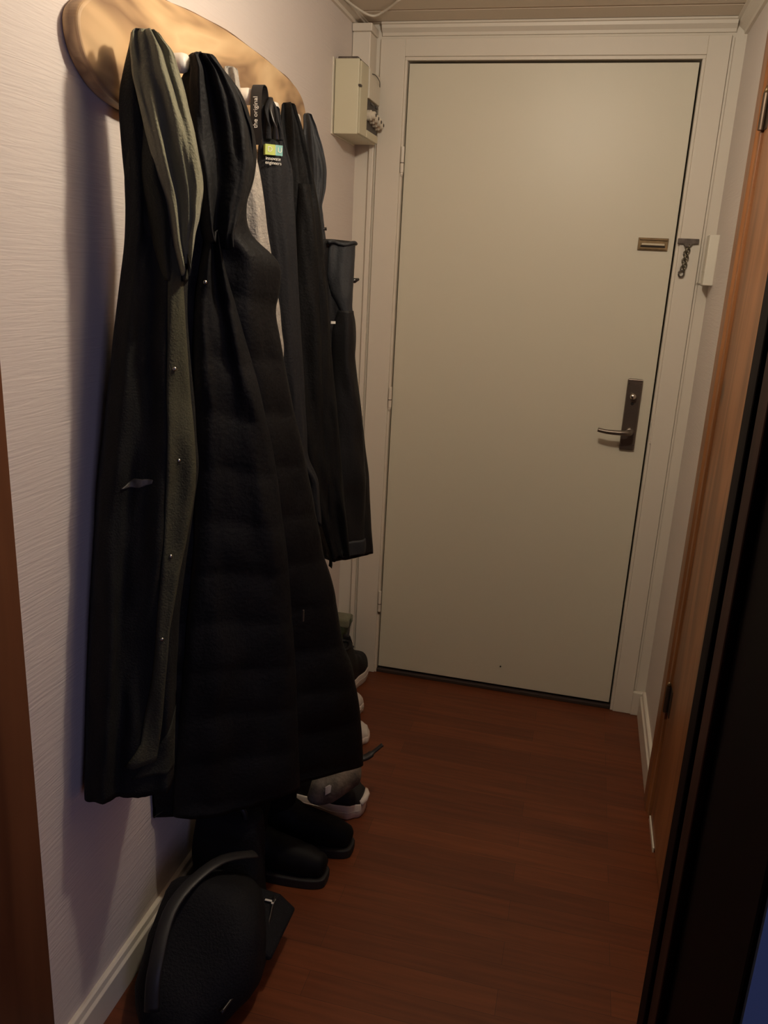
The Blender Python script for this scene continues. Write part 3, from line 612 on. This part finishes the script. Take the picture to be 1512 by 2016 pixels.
obj('sleeve', P7.strip([(1.33, .19, .238), (1.28, .18, .246), (1.2, .185, .25), (1.05, .19, .272), (.9, .195, .284), (.75, .19, .290), (.69, .185, .292)], .004, 60, 10, .004, .016), M['rain_dark'], t, smooth=True)
obj('cuff', P7.strip([(.735, .182, .291), (.715, .181, .293), (.695, .183, .292)], .010, 10, 10, .003, .017), M['rain'], t, smooth=True)
obj('logo_tag', sheetbox(RAIN, .166, .178, 1.299, 1.305, .05, .0515), M['print_white'], t, label='small white logo mark')
tip = sheetpt(RAIN, .250, 1.405, .018)
obj('cord_toggle', tube([sheetpt(RAIN, .225, 1.398, .014), sheetpt(RAIN, .238, 1.401, .018), tip], [.0025, .0065, .003], 10), M['gloss_black'], t, smooth=True)
obj('cord_toggle', tube([sheetpt(RAIN, .150, 1.515, .010), sheetpt(RAIN, .163, 1.517, .012)], [.002, .004], 8), M['gloss_black'], t, smooth=True)

# ---------------- footwear along the wall ----------------
def shoe(label, toe, ang, L=.27, Wd=.098, H=.095, upper='shoe_white', sole='sole_white', sh=.028, lift=0.0, laces='shoe_white', round_toe=False, stripe=False, kind='sneaker', cat='shoe', ankle=.0):
    """toe = (x, y) of the toe tip; ang = heading of the toe in the floor plane"""
    hx, hy = math.cos(ang), math.sin(ang); ox, oy = toe[0]-hx*L, toe[1]-hy*L
    t = thing(kind, label, cat, (ox+hx*L/2, oy+hy*L/2, lift), 'shoes under the coats')
    def Wp(a, b, z): return Vector((ox+hx*a-hy*b, oy+hy*a+hx*b, z+lift))
    def hw(q):
        pts = ((0, .0), (.03, .42), (.1, .66), (.3, .70), (.5, .78), (.72, 1.0), (.86, .94), (.95, .66), (1, .05))
        for (a, x), (b, y) in zip(pts, pts[1:]):
            if q <= b:
                f = (q-a)/(b-a); f = f*f*(3-2*f) if 0 < a < .9 else math.sqrt(f) if a == 0 else 1-(1-math.sqrt(max(0, 1-f*f))) if a >= .95 else f
                return (x+(y-x)*f if a < .95 else x*math.sqrt(max(0, 1-((q-.95)/.05)**2)))*Wd/2
        return 0
    def hh(q):
        pts = ((0, .80), (.08, .95), (.22, 1.0), (.38, 1.02), (.55, .78), (.72, .56), (.88, .50 if round_toe else .42), (.96, .34), (1, .02))
        for (a, x), (b, y) in zip(pts, pts[1:]):
            if q <= b: f = (q-a)/(b-a); f = f*f*(3-2*f); return (x+(y-x)*f)*(H-sh+ankle*(1 if q < .35 else max(0, 1-(q-.35)*5)))
        return 0
    nst = 36; rings = []; bm = bmesh.new()
    for i in range(nst+1):
        q = .5-.5*math.cos(PI*i/nst)*1.0; q = min(.9985, max(.0015, q)); w = max(.001, hw(q)*.97); h = max(.002, hh(q))
        ring = []
        for k in range(17):
            an = PI*k/16; e = .7
            ring.append(bm.verts.new(Wp(q*L, w*math.copysign(abs(math.cos(an))**e, math.cos(an)), sh*.9+h*math.sin(an)**.75)))
        rings.append(ring)
    for a, b in zip(rings, rings[1:]):
        for k in range(16): bm.faces.new((a[k], a[k+1], b[k+1], b[k]))
        bm.faces.new((a[16], a[0], b[0], b[16]))
    bm.faces.new(rings[0]); bm.faces.new(rings[-1][::-1])
    obj('upper', bm, M[upper], t, smooth=True)
    pol = []; N_ = 44
    for i in range(N_): q = .5-.5*math.cos(PI*i/N_); pol.append((q, 1))
    for i in range(N_): q = .5+.5*math.cos(PI*i/N_); pol.append((q, -1))
    bm = bmesh.new(); lv = []
    for z, sc in ((0, .93), (.004, 1.0), (sh*.55, 1.03), (sh, 1.015), (sh+.004, .97)):
        lv.append([bm.verts.new(Wp(L*(.5+(min(.999, max(.001, q))-.5)*(1.0+(sc-1)*.35)), s_*max(.0015, hw(min(.999, max(.001, q))))*sc, z)) for q, s_ in pol])
    for a, b in zip(lv, lv[1:]):
        for k in range(len(a)): bm.faces.new((a[k], a[(k+1) % len(a)], b[(k+1) % len(a)], b[k]))
    bm.faces.new(lv[0]); bm.faces.new(lv[-1][::-1])
    so = obj('sole', bm, M[sole], t, smooth=True)
    if stripe:
        obj('foxing_line', tube([Wp(q*L, s_*max(.0015, hw(min(.999, q)))*1.035, sh*.60) for q, s_ in pol if q > .12], .0012, 6), M['shoe_white' if upper != 'shoe_white' else 'pouch'], so, smooth=True)
    bm = bmesh.new()
    for i in range(5):
        q = .44+.055*i; z = sh+hh(q)*.965
        tube([Wp(q*L, -.020, z-.006), Wp(q*L, -.008, z+.003), Wp(q*L+.004, .008, z+.003), Wp(q*L, .020, z-.006)], .0028, 6, bm)
    if laces: obj('laces', bm, M[laces], t, smooth=True)
    else: bm.free()
    obj('collar_opening', tube([Wp(L*(.20+.13*math.cos(2*PI*k/20)), .026*math.sin(2*PI*k/20), sh+hh(.2)*(.99)+.004*math.cos(2*PI*k/20)) for k in range(21)], .006, 8, cap=False), M[upper], t, smooth=True)
    obj('tongue', tube([Wp(L*.50, 0, sh+hh(.5)*.93), Wp(L*.42, 0, sh+hh(.42)*1.0), Wp(L*.34, 0, sh+hh(.36)*1.05+.012)], [.012, .016, .014], 10, flat=.3), M[upper], t, smooth=True)
    return t, Wp, hh
shoe('black low sneaker with thick white sole, farthest shoe toward the front door', (-.062, -.022), 1.50, .25, .090, .165, 'shoe_black', 'sole_white', .040, 0, 'lace_black', True, True, ankle=.03)
shoe('white sneaker with sole line just behind the black low sneaker', (.010, -.272), .80, .21, .094, .115, 'shoe_white', 'sole_white', .030, 0, 'shoe_white', True, True)
shoe('plain off-white shoe with smooth round toe in middle of shoe row', (.088, -.450), .30, .23, .10, .085, 'shoe_white', 'sole_white', .022, 0, None, True)
s_, Wp, hh = shoe('black high-top sneaker with white rubber toe sole beside the patterned pouch', (.170, -.805), .02, .27, .115, .125, 'shoe_black', 'sole_white', .040, 0, 'lace_black', True, True, kind='high_top_sneaker', ankle=.05)
obj('toe_cap', tube([Wp(.262, -.030, .044), Wp(.270, -.012, .047), Wp(.270, .012, .047), Wp(.262, .030, .044)], .009, 10), M['sole_white'], s_, smooth=True)
# ankle strap that sticks out
obj('pull_strap', tube(smoothpts([(.07, -.80, .12), (.125, -.79, .140), (.160, -.775, .150), (.180, -.76, .165), (.197, -.748, .180)]), [.016]*10+[.012]*6+[.007]*9, 8, flat=.6), M['strap'], s_, smooth=True)

def boot(label, toe, ang, Hs=.26, lift=0):
    hx, hy = math.cos(ang), math.sin(ang); L = .28; ox, oy = toe[0]-hx*L, toe[1]-hy*L
    t = thing('boot', label, 'boot', (ox+hx*.08, oy+hy*.08, lift), 'boots under the puffer coat')
    def Wp(a, b, z): return Vector((ox+hx*a-hy*b, oy+hy*a+hx*b, z+lift))
    # one continuous leg-and-foot skin: rings swept from shaft top down round the ankle to the toe
    sp = smoothpts([(.075, 0, Hs), (.072, 0, Hs*.75), (.070, 0, Hs*.5), (.078, 0, .085), (.120, 0, .062), (.175, 0, .054), (.225, 0, .048), (.266, 0, .044), (.276, 0, .042)], 5)
    rr = [.056, .054, .050, .052, .048, .044, .040, .028, .004]
    bm = bmesh.new(); rings = []; n = 20; m_ = len(sp)
    for i, c in enumerate(sp):
        f = i/(m_-1)*(len(rr)-1); j = min(len(rr)-2, int(f)); r = rr[j]+(rr[j+1]-rr[j])*(f-j)
        tt = (sp[min(i+1, m_-1)]-sp[max(i-1, 0)]).normalized(); v = Vector((0, 1, 0)); u = v.cross(tt).normalized()
        wr = 1+.012*math.sin(i*1.7)
        rings.append([bm.verts.new(Wp(*(lambda P_: (P_.x, P_.y, max(.016, P_.z)))(c+v*r*.92*wr*math.cos(2*PI*k/n)+u*r*wr*math.sin(2*PI*k/n)))) for k in range(n)])
    for a, b in zip(rings, rings[1:]):
        for k in range(n): bm.faces.new((a[k], a[(k+1) % n], b[(k+1) % n], b[k]))
    bm.faces.new(rings[0]); bm.faces.new(rings[-1][::-1])
    obj('shaft', bm, M['boot'], t, smooth=True)
    pol = [(L*(.5-.5*math.cos(PI*i/20)), .046*(math.sin(PI*min(1, max(0, i/20)))**.45)) for i in range(21)]
    pl = [(a, b) for a, b in pol]+[(a, -b) for a, b in pol[-2:0:-1]]
    bm = bmesh.new(); A = [bm.verts.new(Wp(a, b, 0)) for a, b in pl]; B = [bm.verts.new(Wp(a, b, .024)) for a, b in pl]
    bm.faces.new(A); bm.faces.new(B[::-1])
    for i in range(len(pl)): bm.faces.new((A[i], A[(i+1) % len(pl)], B[(i+1) % len(pl)], B[i]))
    obj('sole', bm, M['sole_black'], t, bevel=.003)
    obj('top_band', tube([Wp(.075+.057*math.cos(2*PI*k/20), .053*math.sin(2*PI*k/20), Hs) for k in range(21)], .005, 8, cap=False), M['boot'], t, smooth=True)
    return t
boot('black boot under puffer coat, farther of the dark pair toward front door', (.185, -.975), .0, .20)
boot('black boot under puffer coat, nearer of the dark pair toward backpack', (.155, -1.095), .0, .22)

# patterned pouch lying against the boots
t = thing('drawstring_pouch', 'mottled grey-brown fabric pouch with white tag below puffer coat hem', 'pouch', (.11, -.93, .07))
bm = bmesh.new(); n, m_ = 28, 20; rings = []
for i in range(m_+1):
    f = i/m_; z = .082+.125*f; w = (.070+.012*math.sin(PI*f)-.026*f)*(math.sin(PI*min(1, f*4+.02)/2)**.5 if f < .25 else 1); d = (.030*math.sin(PI*(f*.85+.12))+.004)
    rings.append([])
    for k in range(n):
        a = 2*PI*k/n; ss = w*math.copysign(abs(math.cos(a))**.8, math.cos(a)); nn = d*math.copysign(abs(math.sin(a))**.9, math.sin(a))+.004*math.sin(ss*95+f*5)*math.sin(PI*f)
        rings[-1].append(bm.verts.new(Vector((.095, -.900, z+.012+.010*math.sin(ss*30)))+SV*(ss+.025*f)+NV*(nn+.01)))
for a, b in zip(rings, rings[1:]):
    for k in range(n): bm.faces.new((a[k], a[(k+1) % n], b[(k+1) % n], b[k]))
bm.faces.new(rings[0]); bm.faces.new(rings[-1][::-1])
obj('bag', bm, M['pouch'], t, smooth=True)
obj('tag', prism([(-.008, -.014), (.007, -.009), (.009, .010), (.004, .014), (-.008, .010)], 'z', 0, .0016), M['print_white'], t, bevel=.0004, label='white fabric tag')
tg = bpy.context.scene.objects[-1] if False else t.children[-1]
tg.matrix_local = Matrix.Translation((Vector((.095, -.900, .148))+SV*-.022+NV*.0405)-Vector((.11, -.93, .07))) @ Matrix((SV.normalized(), Vector((0, 0, 1)), NV.normalized())).transposed().to_4x4()

# green bag in the far corner
t = thing('shoe_bag', 'dark green nylon bag leaning in corner left of the front door', 'bag', (-.12, -.085, 0))
bm = bmesh.new(); rings = []
for i in range(15):
    f = i/14; z = .235*f; w = .017+.015*min(1, max(0, f*3-1.75)); d = .045*(1-.3*f)
    rings.append([bm.verts.new((max(XL+.004, -.152+w+w*math.copysign(abs(math.cos(2*PI*k/20))**.6, math.cos(2*PI*k/20))+.003*math.sin(9*f+k)), -.085+d*math.copysign(abs(math.sin(2*PI*k/20))**.6, math.sin(2*PI*k/20)), z)) for k in range(20)])
for a, b in zip(rings, rings[1:]):
    for k in range(20): bm.faces.new((a[k], a[(k+1) % 20], b[(k+1) % 20], b[k]))
bm.faces.new(rings[0]); bm.faces.new(rings[-1][::-1])
obj('bag', bm, M['green_bag'], t, smooth=True)
obj('top_flap', box(-.152, -.088, -.118, -.050, .208, .240), M['olive'], t, bevel=.008, seg=3, label='olive top flap')

# ---------------- backpack on the floor, bottom left ----------------
t = thing('backpack', 'slumped black backpack with small white mark on floor beside left wall', 'backpack', (-.01, -1.38, 0))
bm = bmesh.new(); rings = []; n = 40; m_ = 26
for i in range(m_+1):
    f = i/m_; y = -1.62+.35*f
    prof = math.sin(PI*min(1, max(0, f*.94+.03)))**.38
    hh_ = (.165+.085*f-.02*math.sin(f*9))*prof; wl = .105*prof; wr = (.120-.010*math.cos(f*7))*prof
    ring = []
    for k in range(n):
        a = 2*PI*k/n; c, s__ = math.cos(a), math.sin(a)
        x = (wr if c > 0 else wl)*math.copysign(abs(c)**.65, c)
        z = hh_*.5+hh_*.5*math.copysign(abs(s__)**.7, s__)
        v = Vector((.0+x, y, z)); nz_ = noise.noise(v*9)*.016+noise.noise(v*28)*.005
        v += Vector((c, 0, max(0, s__)))*nz_; v.z = max(.001, v.z); v.x = max(XL+.022, v.x)
        ring.append(bm.verts.new(v))
    rings.append(ring)
for a, b in zip(rings, rings[1:]):
    for k in range(n): bm.faces.new((a[k], a[(k+1) % n], b[(k+1) % n], b[k]))
bm.faces.new(rings[0]); bm.faces.new(rings[-1][::-1])
obj('body', bm, M['bag'], t, smooth=True)
obj('flap', prism([(.02, .125), (.105, .115), (.142, .085), (.135, .075), (.09, .08), (.02, .10)], 'y', -1.43, -1.285), M['bag'], t, bevel=.006)
obj('strap', tube(smoothpts([(.05, -1.30, .215), (.0, -1.38, .245), (-.04, -1.49, .225), (-.03, -1.585, .165), (-.02, -1.62, .10)]), .014, 10, flat=.3), M['strap'], t, smooth=True)
bm = box(.083, .1035, -1.324, -1.319, .1225, .1235); box(.0995, .1045, -1.329, -1.314, .1225, .1237, bm)
obj('logo_mark', bm, M['print_white'], t, label='small white printed mark')
obj('zipper', tube(smoothpts([(.10, -1.31, .125), (.112, -1.40, .10), (.11, -1.50, .09), (.095, -1.57, .08)]), .0035, 8), M['gloss_black'], t, smooth=True)
shoe('pale grey shoe at the near left skirting, mostly below the backpack', (-.058, -1.655), 1.2, .20, .075, .075, 'shoe_white', 'sole_white', .02, 0, 'shoe_white', True)
shoe('black shoe with pale edge line on floor in front of the backpack', (.10, -1.63), .9, .26, .09, .08, 'shoe_black', 'sole_black', .022, 0, 'lace_black', True, True)

# tall soft tote between backpack and boots
t = thing('tote_bag', 'tall soft black bag upright between backpack and boots beneath puffer coat', 'bag', (-.045, -1.19, 0))
bm = bmesh.new(); rings = []
for i in range(25):
    f = i/24; z = .235*f; w = .088*(1-.10*f)*(1 if f > .03 else .9); d = .058*(1-.35*f*f)
    rings.append([])
    for k in range(36):
        a = 2*PI*k/36; c, s__ = math.cos(a), math.sin(a)
        v = Vector((-.050+w*math.copysign(abs(c)**.6, c), -1.205+d*math.copysign(abs(s__)**.6, s__), z))
        v += Vector((c, s__, 0))*(noise.noise(v*12)*.010); v.x = max(XL+.021, v.x); rings[-1].append(bm.verts.new(v))
for a, b in zip(rings, rings[1:]):
    for k in range(36): bm.faces.new((a[k], a[(k+1) % 36], b[(k+1) % 36], b[k]))
bm.faces.new(rings[0]); bm.faces.new(rings[-1][::-1])
obj('bag', bm, M['bag'], t, smooth=True)
for yy in (-1.222, -1.168):
    obj('handle', tube(smoothpts([(-.085, yy, .222), (-.080, yy, .255), (-.045, yy, .272), (-.010, yy, .255), (-.005, yy, .222)]), .006, 8), M['strap'], t, smooth=True)
